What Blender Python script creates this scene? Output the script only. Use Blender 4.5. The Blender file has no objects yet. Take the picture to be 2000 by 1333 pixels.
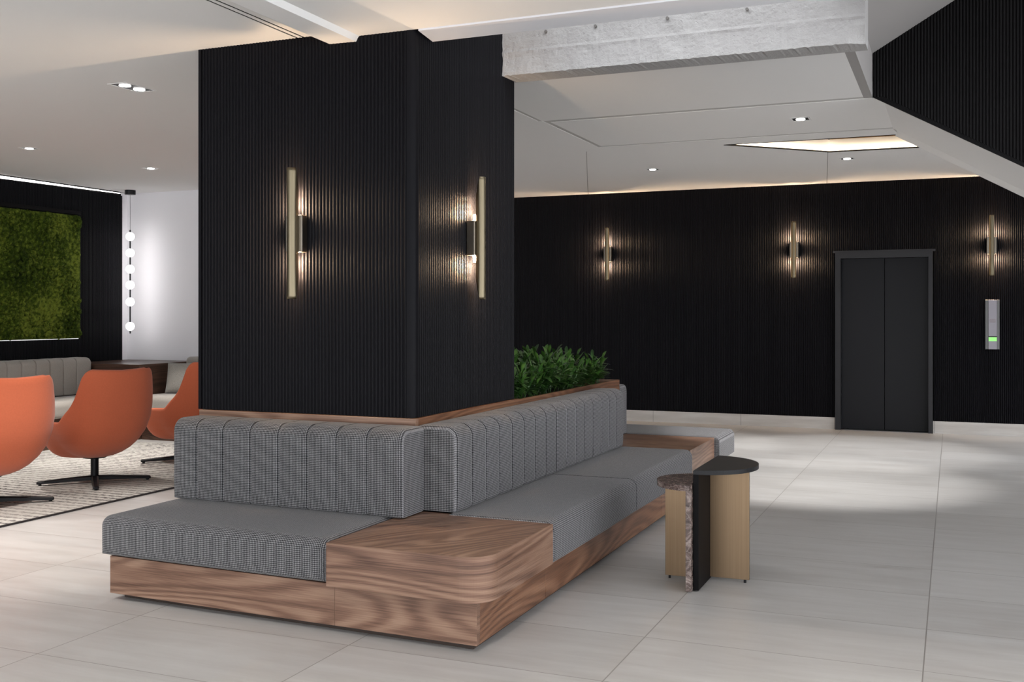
import bpy, bmesh, math, random
from mathutils import Vector, noise
random.seed(7)
PI = math.pi
S = bpy.context.scene
COL = S.collection

# ---------------------------------------------------------------- camera, world, exposure
YAW = math.atan(861/2054.0)
cam_d = bpy.data.cameras.new('camera'); cam = bpy.data.objects.new('camera', cam_d); COL.objects.link(cam)
cam.location = (0, 0, 1.4); cam.rotation_euler = (PI/2, 0, YAW)
cam_d.sensor_width = 36; cam_d.lens = 36*2054/2000.0; cam_d.shift_y = -54.5/2000.0
cam_d.clip_start = .05; cam_d.clip_end = 100
S.camera = cam
S.view_settings.view_transform = 'Standard'; S.view_settings.look = 'None'
S.view_settings.exposure = 1.70; S.view_settings.gamma = 1; S.view_settings.use_curve_mapping = False
W = bpy.data.worlds.new('world'); S.world = W; W.use_nodes = True
bg = W.node_tree.nodes['Background']; bg.inputs[0].default_value = (.93, .96, 1, 1); bg.inputs[1].default_value = 1.6

# ---------------------------------------------------------------- materials
def mat(name, col=(.8,.8,.8), rough=.5, metal=0, spec=.5, emit=None, es=1):
    m = bpy.data.materials.new(name); m.use_nodes = True
    b = m.node_tree.nodes['Principled BSDF']
    b.inputs['Base Color'].default_value = (*col, 1); b.inputs['Roughness'].default_value = rough
    b.inputs['Metallic'].default_value = metal; b.inputs['Specular IOR Level'].default_value = spec
    if emit: b.inputs['Emission Color'].default_value = (*emit, 1); b.inputs['Emission Strength'].default_value = es
    return m
class NT:
    def __init__(s, m): s.t = m.node_tree; s.b = s.t.nodes['Principled BSDF']
    def n(s, typ, ins=None, **kw):
        x = s.t.nodes.new(typ)
        for k, v in kw.items(): setattr(x, k, v)
        for k, v in (ins or {}).items():
            if isinstance(v, bpy.types.NodeSocket): s.t.links.new(v, x.inputs[k])
            else: x.inputs[k].default_value = v
        return x
    def math(s, op, a, b=0.0, c=None):
        x = s.t.nodes.new('ShaderNodeMath'); x.operation = op
        for i, v in enumerate((a, b) if c is None else (a, b, c)):
            if isinstance(v, bpy.types.NodeSocket): s.t.links.new(v, x.inputs[i])
            else: x.inputs[i].default_value = v
        return x.outputs[0]
    def mix(s, f, a, b, blend='MIX'):
        x = s.t.nodes.new('ShaderNodeMix'); x.data_type = 'RGBA'; x.blend_type = blend
        for k, v in ((0, f), (6, a), (7, b)):
            if isinstance(v, bpy.types.NodeSocket): s.t.links.new(v, x.inputs[k])
            else: x.inputs[k].default_value = v if k == 0 else (*v, 1)
        return x.outputs[2]
    def ramp(s, f, stops):
        x = s.t.nodes.new('ShaderNodeValToRGB'); s.t.links.new(f, x.inputs[0])
        e = x.color_ramp.elements
        while len(e) < len(stops): e.new(.5)
        for i, (p, c) in enumerate(stops): e[i].position = p; e[i].color = (*c, 1) if len(c) == 3 else c
        return x.outputs[0]
    def link(s, o, name): s.t.links.new(o, s.b.inputs[name])
    def bump(s, h, strength=.2, dist=.01):
        x = s.n('ShaderNodeBump', {'Height': h, 'Strength': strength, 'Distance': dist}); s.link(x.outputs[0], 'Normal')

def wood(name, dark, mid, light, rough=.38, seed=0.0, sc=1.0):
    m = mat(name, rough=rough, spec=.4); t = NT(m)
    uv = t.n('ShaderNodeUVMap').outputs[0]
    mp = t.n('ShaderNodeMapping', {'Vector': uv, 'Location': (seed, seed*1.7, 0), 'Scale': (.50*sc, 3.4*sc, 1)}).outputs[0]
    warp = t.n('ShaderNodeTexNoise', {'Vector': mp, 'Scale': 1.0, 'Detail': 1.2, 'Roughness': .4, 'Distortion': .15})
    wob = t.n('ShaderNodeTexNoise', {'Vector': t.n('ShaderNodeMapping', {'Vector': uv, 'Scale': (5*sc, 40*sc, 1)}).outputs[0], 'Scale': 1.0, 'Detail': 2.0}).outputs[0]
    band = t.math('SINE', t.math('ADD', t.math('MULTIPLY', warp.outputs[0], 135.0), t.math('MULTIPLY', wob, 2.2)))
    band = t.math('MULTIPLY_ADD', band, .5, .5)
    mp2 = t.n('ShaderNodeMapping', {'Vector': uv, 'Scale': (4.0*sc, 190*sc, 1)}).outputs[0]
    fine = t.n('ShaderNodeTexNoise', {'Vector': mp2, 'Scale': 1.0, 'Detail': 4.0, 'Roughness': .6}).outputs[0]
    mp3 = t.n('ShaderNodeMapping', {'Vector': uv, 'Location': (seed, 0, 0), 'Scale': (.7*sc, 8*sc, 1)}).outputs[0]
    broad = t.n('ShaderNodeTexNoise', {'Vector': mp3, 'Scale': 1.0, 'Detail': 2.0}).outputs[0]
    amp = t.math('MULTIPLY', band, t.math('MULTIPLY_ADD', broad, .36, .03))
    f = t.math('ADD', amp, t.math('ADD', t.math('MULTIPLY', fine, .60), t.math('MULTIPLY', broad, .34)))
    c = t.ramp(f, [(.34, dark), (.57, mid), (.80, light)])
    t.link(c, 'Base Color'); t.bump(fine, .08, .002)
    return m
WD, WM, WL = (.070,.034,.022), (.190,.105,.070), (.300,.188,.130)
M = {}
M['walnut'] = wood('walnut veneer', WD, WM, WL)
M['walnut_b'] = wood('walnut veneer side', (.06,.024,.012), (.17,.078,.042), (.27,.14,.080), seed=3.3)
M['walnut_dark'] = wood('dark walnut veneer', (.030,.015,.010), (.070,.036,.024), (.11,.060,.040), rough=.35, seed=5)

def fabric(name, black, white, midc, p=.0088):
    m = mat(name, rough=.92, spec=.15); t = NT(m)
    uv = t.n('ShaderNodeUVMap').outputs[0]
    sep = t.n('ShaderNodeSeparateXYZ', {0: uv})
    a = t.math('DIVIDE', sep.outputs[0], p); b = t.math('DIVIDE', sep.outputs[1], p)
    nz = t.n('ShaderNodeTexNoise', {'Vector': uv, 'Scale': 180.0, 'Detail': 1.0}).outputs[0]
    j = t.math('MULTIPLY', t.math('SUBTRACT', nz, .5), .25)
    fa = t.math('LESS_THAN', t.math('FRACT', t.math('ADD', a, j)), .5)
    fb = t.math('LESS_THAN', t.math('FRACT', t.math('ADD', b, j)), .5)
    d = t.math('LESS_THAN', t.math('FRACT', t.math('MULTIPLY', t.math('ADD', a, b), 2.0)), .5)
    both = t.math('MULTIPLY', fa, fb)
    either = t.math('MAXIMUM', fa, fb)
    v = t.math('ADD', both, t.math('MULTIPLY', t.math('SUBTRACT', either, both), t.math('MULTIPLY_ADD', d, .5, .05)))
    c = t.mix(v, black, white)
    t.link(c, 'Base Color')
    n2 = t.n('ShaderNodeTexNoise', {'Vector': uv, 'Scale': 500.0, 'Detail': 2.0}).outputs[0]
    t.bump(t.math('ADD', v, n2), .35, .002)
    t.b.inputs['Sheen Weight'].default_value = .15
    return m
M['houndstooth'] = fabric('black and grey checked wool', (.006,.006,.008), (.285,.280,.290), (.2,.2,.2))
def plainfab(name, col, sc=300, var=.12, sheen=.3):
    m = mat(name, col, .95, spec=.1); t = NT(m)
    tc = t.n('ShaderNodeTexCoord').outputs['Object']
    nz = t.n('ShaderNodeTexNoise', {'Vector': tc, 'Scale': float(sc), 'Detail': 3.0}).outputs[0]
    c = t.mix(nz, tuple(x*(1-var*2.5) for x in col), tuple(x*(1+var*2.5) for x in col))
    t.link(c, 'Base Color'); t.bump(nz, .3, .003); t.b.inputs['Sheen Weight'].default_value = sheen
    return m
M['greyfab'] = plainfab('warm grey woven fabric', (.33,.305,.275), 260)
M['cushfab'] = plainfab('grey melange cushion fabric', (.29,.275,.25), 170, .2)
M['orange'] = plainfab('orange velour', (.57,.140,.066), 90, .03, .2)
M['black_metal'] = mat('black powder coated metal', (.007,.007,.0085), .42, spec=.25)
M['dark'] = mat('black void', (.004,.004,.004), .9, spec=0)
M['ribs'] = mat('black fluted panel', (.0052,.0050,.0066), .45, spec=.08)
M['plainblack'] = mat('black painted panel', (.0030,.0026,.0030), .6, spec=.12)
M['white'] = mat('white paint', (.80,.795,.785), .85, spec=.15)
M['whitewall'] = mat('white wall paint', (.76,.75,.775), .85, spec=.2)
M['lip'] = mat('white gypsum lip', (.66,.66,.69), .85, spec=.2)
M['soffit'] = mat('grey painted soffit', (.34,.325,.315), .9, spec=.1)
M['trimwhite'] = mat('white fixture metal', (.8,.8,.8), .5)
M['elev'] = mat('dark charcoal lift door', (.011,.0115,.0140), .5, .1, .2)
M['elevframe'] = mat('dark grey lift frame', (.022,.022,.025), .45, .2, .3)
M['steel'] = mat('brushed stainless', (.17,.16,.175), .38, 1)
M['steelside'] = mat('dark steel box', (.10,.10,.10), .4, .8)
M['green'] = mat('green lit display', (.15,.5,.1), .4, emit=(.18,.55,.12), es=.45)
M['bulb'] = mat('glowing lamp', (1,1,1), .5, emit=(1,.86,.68), es=14)
M['globe'] = mat('opal glass globe', (1,1,1), .4, emit=(1,.97,.95), es=3.0)
M['lens'] = mat('lit downlight lens', (1,1,1), .4, emit=(1,.98,.95), es=6.0)
M['led'] = mat('cool led strip', (1,1,1), .4, emit=(1,.98,.95), es=1.6)
M['ledwarm'] = mat('warm led strip', (1,1,1), .4, emit=(1,.80,.55), es=2.6)
M['cream_ribs'] = mat('cream fluted light well', (.62,.46,.30), .6)
M['soil'] = mat('dark potting soil', (.015,.011,.008), .95)
M['plinth'] = mat('dark brown plinth', (.030,.017,.011), .6)

def brass(name, c1, c2, rough=.33):
    m = mat(name, c1, rough, 1); t = NT(m)
    tc = t.n('ShaderNodeTexCoord').outputs['Object']
    mp = t.n('ShaderNodeMapping', {'Vector': tc, 'Scale': (260, 260, 1.6)}).outputs[0]
    nz = t.n('ShaderNodeTexNoise', {'Vector': mp, 'Scale': 1.0, 'Detail': 2.0}).outputs[0]
    t.link(t.mix(nz, c1, c2), 'Base Color'); t.bump(nz, .1, .001)
    return m
M['brass'] = brass('brushed brass', (.17,.145,.095), (.24,.20,.135), .42)
M['bronze'] = brass('brushed bronze', (.165,.112,.068), (.240,.168,.106), .40)
M['plate'] = brass('aged bronze plate', (.16,.14,.115), (.24,.21,.17), .35)

m = M['marble'] = mat('dark brown veined marble', rough=.2); t = NT(m)
tc = t.n('ShaderNodeTexCoord').outputs['Object']
nz = t.n('ShaderNodeTexNoise', {'Vector': tc, 'Scale': 14.0, 'Detail': 8.0, 'Roughness': .65, 'Distortion': 2.0}).outputs[0]
vo = t.n('ShaderNodeTexVoronoi', {'Vector': t.n('ShaderNodeVectorMath', {0: tc, 1: t.n('ShaderNodeVectorMath', {0: t.n('ShaderNodeTexNoise', {'Vector': tc, 'Scale': 10.0}).outputs[1], 1: (.12,.12,.12)}, operation='MULTIPLY').outputs[0]}, operation='ADD').outputs[0], 'Scale': 22.0}, feature='DISTANCE_TO_EDGE').outputs[0]
base = t.ramp(nz, [(.32, (.035,.022,.020)), (.5, (.12,.085,.075)), (.62, (.26,.20,.18)), (.75, (.50,.44,.40))])
t.link(t.mix(t.ramp(vo, [(.0, (.8,.8,.8)), (.035, (0,0,0))]), base, (.30,.25,.225)), 'Base Color')

m = M['floor'] = mat('pale porcelain floor tile', rough=.34, spec=.5); t = NT(m)
tc = t.n('ShaderNodeTexCoord').outputs['Object']
sp = t.n('ShaderNodeSeparateXYZ', {0: tc})
fx = t.math('FRACT', t.math('DIVIDE', t.math('ADD', sp.outputs[0], .107+11.2), 1.12))
fy = t.math('FRACT', t.math('DIVIDE', t.math('ADD', sp.outputs[1], -4.41+11.8), .59))
def jl(f, w): return t.math('MAXIMUM', t.math('LESS_THAN', f, w), t.math('GREATER_THAN', f, 1-w))
j = t.math('MAXIMUM', jl(fx, .0024), jl(fy, .0042))
ix = t.math('FLOOR', t.math('DIVIDE', t.math('ADD', sp.outputs[0], .107+11.2), 1.12))
iy = t.math('FLOOR', t.math('DIVIDE', t.math('ADD', sp.outputs[1], -4.41+11.8), .59))
tid = t.n('ShaderNodeCombineXYZ', {0: ix, 1: iy}).outputs[0]
wn = t.n('ShaderNodeTexWhiteNoise', {'Vector': tid}).outputs['Value']
off = t.n('ShaderNodeVectorMath', {0: tc, 1: t.n('ShaderNodeCombineXYZ', {0: t.math('MULTIPLY', wn, 9.0), 1: t.math('MULTIPLY', wn, 5.0)}).outputs[0]}, operation='ADD').outputs[0]
mp = t.n('ShaderNodeMapping', {'Vector': off, 'Scale': (1.1, 7.0, 1)}).outputs[0]
n1 = t.n('ShaderNodeTexNoise', {'Vector': mp, 'Scale': 1.6, 'Detail': 6.0, 'Roughness': .6, 'Distortion': .4}).outputs[0]
f = t.math('ADD', t.math('MULTIPLY', n1, .8), t.math('MULTIPLY', wn, .16))
c = t.ramp(f, [(.25, (.390,.374,.358)), (.50, (.462,.450,.436)), (.75, (.53,.52,.508))])
t.link(t.mix(j, c, (.24,.225,.21)), 'Base Color')
t.link(t.math('MULTIPLY_ADD', n1, .16, .28), 'Roughness')

m = M['basetile'] = mat('porcelain skirting tile', rough=.4); t = NT(m)
tc = t.n('ShaderNodeTexCoord').outputs['Object']; sp = t.n('ShaderNodeSeparateXYZ', {0: tc})
fx = t.math('FRACT', t.math('DIVIDE', t.math('ADD', sp.outputs[0], 11.0+.40), 1.12))
mp = t.n('ShaderNodeMapping', {'Vector': tc, 'Scale': (1.1, 1, 9.0)}).outputs[0]
n1 = t.n('ShaderNodeTexNoise', {'Vector': mp, 'Scale': 1.6, 'Detail': 5.0}).outputs[0]
c = t.ramp(n1, [(.3, (.46,.43,.40)), (.7, (.60,.58,.55))])
t.link(t.mix(t.math('LESS_THAN', fx, .005), c, (.25,.24,.22)), 'Base Color')

m = M['concrete'] = mat('white painted board marked concrete', (.70,.68,.66), .85, spec=.2); t = NT(m)
tc = t.n('ShaderNodeTexCoord').outputs['Object']
n1 = t.n('ShaderNodeTexNoise', {'Vector': tc, 'Scale': 85.0, 'Detail': 5.0, 'Roughness': .65}).outputs[0]
n2 = t.n('ShaderNodeTexNoise', {'Vector': tc, 'Scale': 6.0, 'Detail': 3.0}).outputs[0]
vor = t.n('ShaderNodeTexVoronoi', {'Vector': tc, 'Scale': 26.0}).outputs[0]
pit = t.ramp(vor, [(.0, (0,0,0)), (.13, (1,1,1))])
h = t.math('ADD', t.math('MULTIPLY', n1, .7), t.math('ADD', t.math('MULTIPLY', n2, .5), t.math('MULTIPLY', pit, .5)))
t.bump(h, .6, .010)
t.link(t.mix(n2, (.35,.338,.332), (.42,.413,.405)), 'Base Color')

m = M['moss'] = mat('green preserved moss', rough=.95, spec=.1); t = NT(m)
tc = t.n('ShaderNodeTexCoord').outputs['Object']
n1 = t.n('ShaderNodeTexNoise', {'Vector': tc, 'Scale': 2.2, 'Detail': 3.0}).outputs[0]
n2 = t.n('ShaderNodeTexNoise', {'Vector': tc, 'Scale': 26.0, 'Detail': 4.0, 'Roughness': .7}).outputs[0]
f = t.math('ADD', t.math('MULTIPLY', n1, .45), t.math('MULTIPLY', n2, .6))
t.link(t.ramp(f, [(.36, (.006,.013,.002)), (.51, (.040,.064,.006)), (.62, (.14,.175,.022))]), 'Base Color')
t.bump(n2, .8, .02)

m = M['leaf'] = mat('glossy green leaf', rough=.38, spec=.5); t = NT(m)
oi = t.n('ShaderNodeTexCoord').outputs['Object']
n1 = t.n('ShaderNodeTexNoise', {'Vector': oi, 'Scale': 16.0, 'Detail': 2.0}).outputs[0]
t.link(t.ramp(n1, [(.3, (.012,.045,.010)), (.55, (.045,.120,.018)), (.75, (.13,.24,.05))]), 'Base Color')

m = M['rug'] = mat('cream and charcoal flecked rug', rough=.98, spec=.05); t = NT(m)
tc = t.n('ShaderNodeTexCoord').outputs['Object']; sp = t.n('ShaderNodeSeparateXYZ', {0: tc})
row = t.math('MULTIPLY', sp.outputs[1], 24.0)
st = t.math('MULTIPLY_ADD', t.math('SINE', t.math('MULTIPLY', row, 2*PI*.5)), .5, .5)
mp = t.n('ShaderNodeMapping', {'Vector': tc, 'Scale': (26, 30, 1)}).outputs[0]
n1 = t.n('ShaderNodeTexNoise', {'Vector': mp, 'Scale': 1.0, 'Detail': 3.0, 'Roughness': .7}).outputs[0]
n2 = t.n('ShaderNodeTexNoise', {'Vector': tc, 'Scale': .9, 'Detail': 2.0, 'Distortion': .5}).outputs[0]
fleck = t.ramp(t.math('ADD', t.math('MULTIPLY', n1, .85), t.math('MULTIPLY', st, .20)), [(.50, (0,0,0)), (.63, (1,1,1))])
dens = t.ramp(n2, [(.38, (.45,.45,.45)), (.62, (1,1,1))])
c = t.mix(t.math('MULTIPLY', fleck, dens), (.46,.44,.405), (.070,.060,.064))
t.link(c, 'Base Color'); t.bump(n1, .5, .01)
M['rugedge'] = mat('charcoal rug binding', (.045,.040,.040), .95, spec=.05)

# ---------------------------------------------------------------- helpers
def link(o, parent=None):
    COL.objects.link(o)
    if parent: o.parent = parent
    return o
def tag(o, label=None, cat=None, group=None, kind=None):
    if label: o['label'] = label
    if cat: o['category'] = cat
    if group: o['group'] = group
    if kind: o['kind'] = kind
    return o
def thing(name, label, cat, loc=(0,0,0), rz=0, group=None):
    o = bpy.data.objects.new(name, None); COL.objects.link(o); o.empty_display_size = .1
    o.location = loc; o.rotation_euler = (0, 0, rz)
    return tag(o, label, cat, group)
def boxuv(bm, sc=1.0):
    uvl = bm.loops.layers.uv.verify()
    for f in bm.faces:
        n = f.normal; ax = max(range(3), key=lambda i: abs(n[i]))
        for l in f.loops:
            c = l.vert.co
            l[uvl].uv = ((c.x, c.y) if ax == 2 else ((c.y, c.z) if ax == 0 else (c.x, c.z)))
def mk(name, bm, m, parent=None, smooth=False, uv=True, off=None):
    bm.normal_update()
    if uv: boxuv(bm)
    if off is not None:                      # shift so that the object's own origin is at off
        bmesh.ops.translate(bm, verts=bm.verts, vec=[-v for v in off])
    me = bpy.data.meshes.new(name); bm.to_mesh(me); bm.free()
    for mm in (m if isinstance(m, (list, tuple)) else [m]): me.materials.append(mm)
    if smooth:
        for p in me.polygons: p.use_smooth = True
    o = bpy.data.objects.new(name, me)
    if off is not None: o.location = off
    return link(o, parent)
def box(bm, x0, x1, y0, y1, z0, z1, mi=0):
    v = [bm.verts.new(p) for p in ((x0,y0,z0),(x1,y0,z0),(x1,y1,z0),(x0,y1,z0),(x0,y0,z1),(x1,y0,z1),(x1,y1,z1),(x0,y1,z1))]
    fs = [bm.faces.new([v[i] for i in q]) for q in ((3,2,1,0),(4,5,6,7),(0,1,5,4),(1,2,6,5),(2,3,7,6),(3,0,4,7))]
    for f in fs: f.material_index = mi
    return v
def bbox(x0, x1, y0, y1, z0, z1, bev=0, seg=2):
    bm = bmesh.new(); box(bm, x0, x1, y0, y1, z0, z1)
    if bev: bmesh.ops.bevel(bm, geom=bm.edges[:], offset=bev, segments=seg, affect='EDGES', profile=.5)
    return bm
def prism(bm, pts, z0, z1, mi=0):
    a = [bm.verts.new((x, y, z0)) for x, y in pts]; b = [bm.verts.new((x, y, z1)) for x, y in pts]
    n = len(pts); fs = [bm.faces.new(a[::-1]), bm.faces.new(b)]
    for i in range(n): fs.append(bm.faces.new((a[i], a[(i+1)%n], b[(i+1)%n], b[i])))
    for f in fs: f.material_index = mi
    return a + b
def tube(bm, p0, p1, r0, r1=None, n=16, caps=True):
    r1 = r0 if r1 is None else r1
    p0, p1 = Vector(p0), Vector(p1); d = (p1-p0).normalized()
    u = d.orthogonal().normalized(); w = d.cross(u)
    A = [bm.verts.new(p0 + r0*(math.cos(2*PI*i/n)*u + math.sin(2*PI*i/n)*w)) for i in range(n)]
    B = [bm.verts.new(p1 + r1*(math.cos(2*PI*i/n)*u + math.sin(2*PI*i/n)*w)) for i in range(n)]
    for i in range(n): bm.faces.new((A[i], A[(i+1)%n], B[(i+1)%n], B[i]))
    if caps: bm.faces.new(A[::-1]); bm.faces.new(B)
def struct(name, bm, m, **k):
    o = mk(name, bm, m, **k); o['kind'] = 'structure'; return o
def copy_tree(o, parent=None):
    c = o.copy(); COL.objects.link(c); c.parent = parent
    for ch in list(o.children): copy_tree(ch, c)
    return c
def sstep(a, b, x):
    t = max(0, min(1, (x-a)/(b-a))); return t*t*(3-2*t)

def ribs(bm, P0, P1, z0, z1, nrm, pitch=.0213, h=.0085, backing=.02, seg=5):
    """fluted panel between plan points P0 and P1 (half-round ribs pointing along nrm)"""
    P0, P1, nrm = Vector(P0), Vector(P1), Vector(nrm).normalized()
    L = (P1-P0).length; d = (P1-P0)/L; n = max(1, round(L/pitch)); p = L/n; g = p*.12
    pts = []
    for i in range(n):
        s = i*p
        pts.append((s, 0)); 
        for k in range(seg+1):
            a = PI - PI*k/seg
            pts.append((s+g+(p-2*g)*(.5+.5*math.cos(a)), h*math.sin(a) if 0 < k < seg else .0015))
    pts.append((L, 0))
    lo = [bm.verts.new((*(P0 + d*s + nrm*q), z0)) for s, q in pts]
    hi = [bm.verts.new((*(P0 + d*s + nrm*q), z1)) for s, q in pts]
    for i in range(len(pts)-1): bm.faces.new((lo[i], lo[i+1], hi[i+1], hi[i]))
    # backing slab closes the panel so that it has thickness
    a, b = P0 - nrm*backing, P1 - nrm*backing
    q = [bm.verts.new((*a, z0)), bm.verts.new((*b, z0)), bm.verts.new((*b, z1)), bm.verts.new((*a, z1))]
    bm.faces.new(q[::-1])
    bm.faces.new(lo[::-1] + [q[0], q[1]]); bm.faces.new(hi + [q[2], q[3]])
    bm.faces.new((lo[0], hi[0], q[3], q[0])); bm.faces.new((lo[-1], q[1], q[2], hi[-1]))

# ---------------------------------------------------------------- setting: floor, ceilings, walls
ZL = 2.87; ZB = 2.97
bm = bmesh.new(); box(bm, -10.2, 6.2, -6, 14, -.2, 0); struct('floor', bm, M['floor'])

def z_flight(x): return ZB - .574*max(0, x + .47)

# lounge ceiling (left) with the linear slot, the dropped beam running to the column and the slab right of it
bm = bmesh.new()
box(bm, -9.30, -3.235, -6, 4.80, ZL, ZL+.15); box(bm, -9.30, -3.6, 4.80, 6.0, ZL, ZL+.15); box(bm, -9.30, -4.6, 6.0, 10.1, ZL, ZL+.15)   # flat lounge ceiling
box(bm, -3.222, -3.196, -6, 4.80, ZL, ZL+.15)
box(bm, -10.2, -9.42, -6, 10.1, ZL, ZL+.15)
struct('ceiling', bm, M['white'])
bm = bmesh.new()                                       # profile along y : slot edge, chamfer, low beam, step up
prof = [(-3.183, ZL), (-3.14, ZL), (-3.025, 2.817), (-2.865, 2.814), (-2.845, 2.842), (6.2, 2.842), (6.2, 3.0), (-3.183, 3.0)]
A = [bm.verts.new((x, -6, z)) for x, z in prof]; B = [bm.verts.new((x, 4.735, z)) for x, z in prof]
n = len(prof); bm.faces.new(A); bm.faces.new(B[::-1])
for i in range(n): bm.faces.new((A[i], B[i], B[(i+1)%n], A[(i+1)%n]))
struct('ceiling', bm, M['white'])
bm = bmesh.new()                                       # slanted white lip at the slab edge
prof = [(4.735, 2.833), (4.894, 2.815), (4.894, 3.7), (4.735, 3.7)]
A = [bm.verts.new((-2.50, y, z)) for y, z in prof]; B = [bm.verts.new((6.2, y, z)) for y, z in prof]
bm.faces.new(A[::-1]); bm.faces.new(B)
for i in range(4): bm.faces.new((A[i], A[(i+1)%4], B[(i+1)%4], B[i]))
struct('trim_1', bm, M['lip'])
bm = bmesh.new()                                       # dark slots above the linear diffusers
box(bm, -3.2349, -3.2221, -6, 4.76, ZL+.002, ZL+.15); box(bm, -3.1959, -3.1831, -6, 4.76, ZL+.002, ZL+.15)
struct('trim_2', bm, M['dark'])
bm = bmesh.new()
box(bm, -4.6, -2.4, 4.80, 10.1, 3.7, 3.8); box(bm, -2.5, 6.2, 4.894, 8.0, 5.2, 5.3)
struct('ceiling', bm, M['white'])

# rear hall ceiling in stepped trays; right of x=-.47 it becomes the sloping underside of the stair
def strip(bm, x0, x1, y0, y1, dz, slope=True, th=.12, tilt=0.0):
    xs = [x0] + ([-.47] if slope and x1 > -.47 > x0 else []) + [x1]
    for a, b in zip(xs[:-1], xs[1:]):
        za = z_flight(a)+dz if slope else ZB+dz; zb = z_flight(b)+dz if slope else ZB+dz
        P = [(a,y0,za),(b,y0,zb),(b,y1,zb-tilt),(a,y1,za-tilt)]
        lo = [bm.verts.new(p) for p in P]; hi = [bm.verts.new((p[0], p[1], p[2]+th)) for p in P]
        bm.faces.new(lo[::-1]); bm.faces.new(hi)
        for i in range(4): bm.faces.new((lo[i], lo[(i+1)%4], hi[(i+1)%4], hi[i]))
XA = -3.095
bm = bmesh.new()
strip(bm, XA, -.60, 6.06, 8.02, 0, False)
struct('ceiling', bm, M['white'])
bm = bmesh.new()
strip(bm, XA+.045, -.47, 8.10, 9.44, 0, False)
strip(bm, -.47, 4.7, 8.075, 9.49, .0)
struct('ceiling', bm, M['white'])
bm = bmesh.new()                                       # flush grey strips in the ceiling gaps, their shadow put into the colour
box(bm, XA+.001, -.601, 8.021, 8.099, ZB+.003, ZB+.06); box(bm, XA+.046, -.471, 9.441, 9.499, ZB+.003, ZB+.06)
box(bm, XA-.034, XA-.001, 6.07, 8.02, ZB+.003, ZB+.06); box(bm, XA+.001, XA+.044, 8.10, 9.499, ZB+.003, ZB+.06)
struct('trim_11', bm, mat('painted gap shadow grey', (.50,.49,.475), .9))
# outer level with the angular light well cut out of it
well = [(-1.967,9.803), (-1.108,10.636), (-.295,10.668), (-.44,9.83)]
bm = bmesh.new()
def flat(bm, pts, z=ZB, th=.12): prism(bm, pts, z, z+th)
flat(bm, [(-6,6.06), (XA-.035,6.06), (XA-.035,8.02), (-6,8.02)])
flat(bm, [(-6,8.02), (XA,8.02), (XA,9.50), (-6,9.50)])
flat(bm, [(-6,9.50), (-.47,9.50), (-.44,9.83), (-1.967,9.803), (-6,9.803)])
flat(bm, [(-6,9.803), (-1.967,9.803), (-1.108,10.636), (-1.12,13.2), (-6,13.2)])
flat(bm, [(-1.108,10.636), (-.295,10.668), (1.6,10.668), (1.6,13.2), (-1.12,13.2)])
flat(bm, [(-.44,9.83), (1.6,9.83), (1.6,10.668), (-.295,10.668)])
struct('ceiling', bm, M['white'])
bm = bmesh.new()                                       # rounded lower edge of the stair soffit
strip(bm, -.47, 4.7, 9.49, 9.60, .045); strip(bm, -.47, 4.7, 9.60, 9.83, .045, tilt=.045); strip(bm, -.47, 4.7, 9.83, 9.90, .0)
struct('trim_3', bm, M['white'])
# light well
def wallseg(bm, a, b, z0, z1, th=.03):
    a, b = Vector(a), Vector(b); d = (b-a).normalized(); nn = Vector((d.y, -d.x))*th
    prism(bm, [tuple(a), tuple(b), tuple(b-nn), tuple(a-nn)], z0, z1)
bm = bmesh.new()
c0 = Vector((-.95, 10.2))
for i in range(4):
    a, b = Vector(well[i]), Vector(well[(i+1)%4])
    d = (b-a).normalized(); nn = Vector((-d.y, d.x))
    if (c0-a).dot(nn) < 0: nn = -nn
    a2, b2 = a - nn*.02, b - nn*.02
    if nn.dot(Vector((d.y, -d.x))) > 0: ribs(bm, a2, b2, ZB+.02, ZB+.42, nn, .030, .010)
    else: ribs(bm, b2, a2, ZB+.02, ZB+.42, nn, .030, .010)
prism(bm, [(-2.1,9.7), (.0,9.7), (.0,10.8), (-2.1,10.8)], ZB+.42, ZB+.46)
struct('trim_4', bm, M['cream_ribs'])
bm = bmesh.new()                                       # glowing strips on the well's lower edge
def thinbar(bm, a, b, w, z0, z1):
    a, b = Vector(a), Vector(b); d = (b-a).normalized(); nn = Vector((-d.y, d.x))
    if (c0-a).dot(nn) < 0: nn = -nn
    prism(bm, [tuple(a+nn*.012), tuple(b+nn*.012), tuple(b+nn*(w+.012)), tuple(a+nn*(w+.012))], z0, z1)
thinbar(bm, well[0], well[1], .02, ZB+.015, ZB+.035); thinbar(bm, well[1], well[2], .02, ZB+.015, ZB+.035)
o = mk('led_strip', bm, M['ledwarm']); tag(o, 'warm glowing strip inside the angular ceiling light well', 'light strip')
bm = bmesh.new()
for i in (0, 1, 3):
    a, b = Vector(well[i]), Vector(well[(i+1)%4]); d = (b-a).normalized(); nn = Vector((-d.y, d.x))*.006
    prism(bm, [tuple(a-nn), tuple(b-nn), tuple(b+nn), tuple(a+nn)], ZB-.004, ZB+(.03 if i == 3 else .008))
struct('trim_5', bm, M['plainblack'])
bm = bmesh.new()                                       # fine joints in the far ceiling
for (x0,y0,x1,y1) in ((-3.283,9.70,-4.44,13.19), (-1.125,10.65,-1.403,13.19)):
    prism(bm, [(x0-.003,y0), (x0+.003,y0), (x1+.004,y1), (x1-.004,y1)], ZB-.0015, ZB+.01)
struct('trim_6', bm, mat('joint shadow line', (.30,.30,.28), .9))

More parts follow.
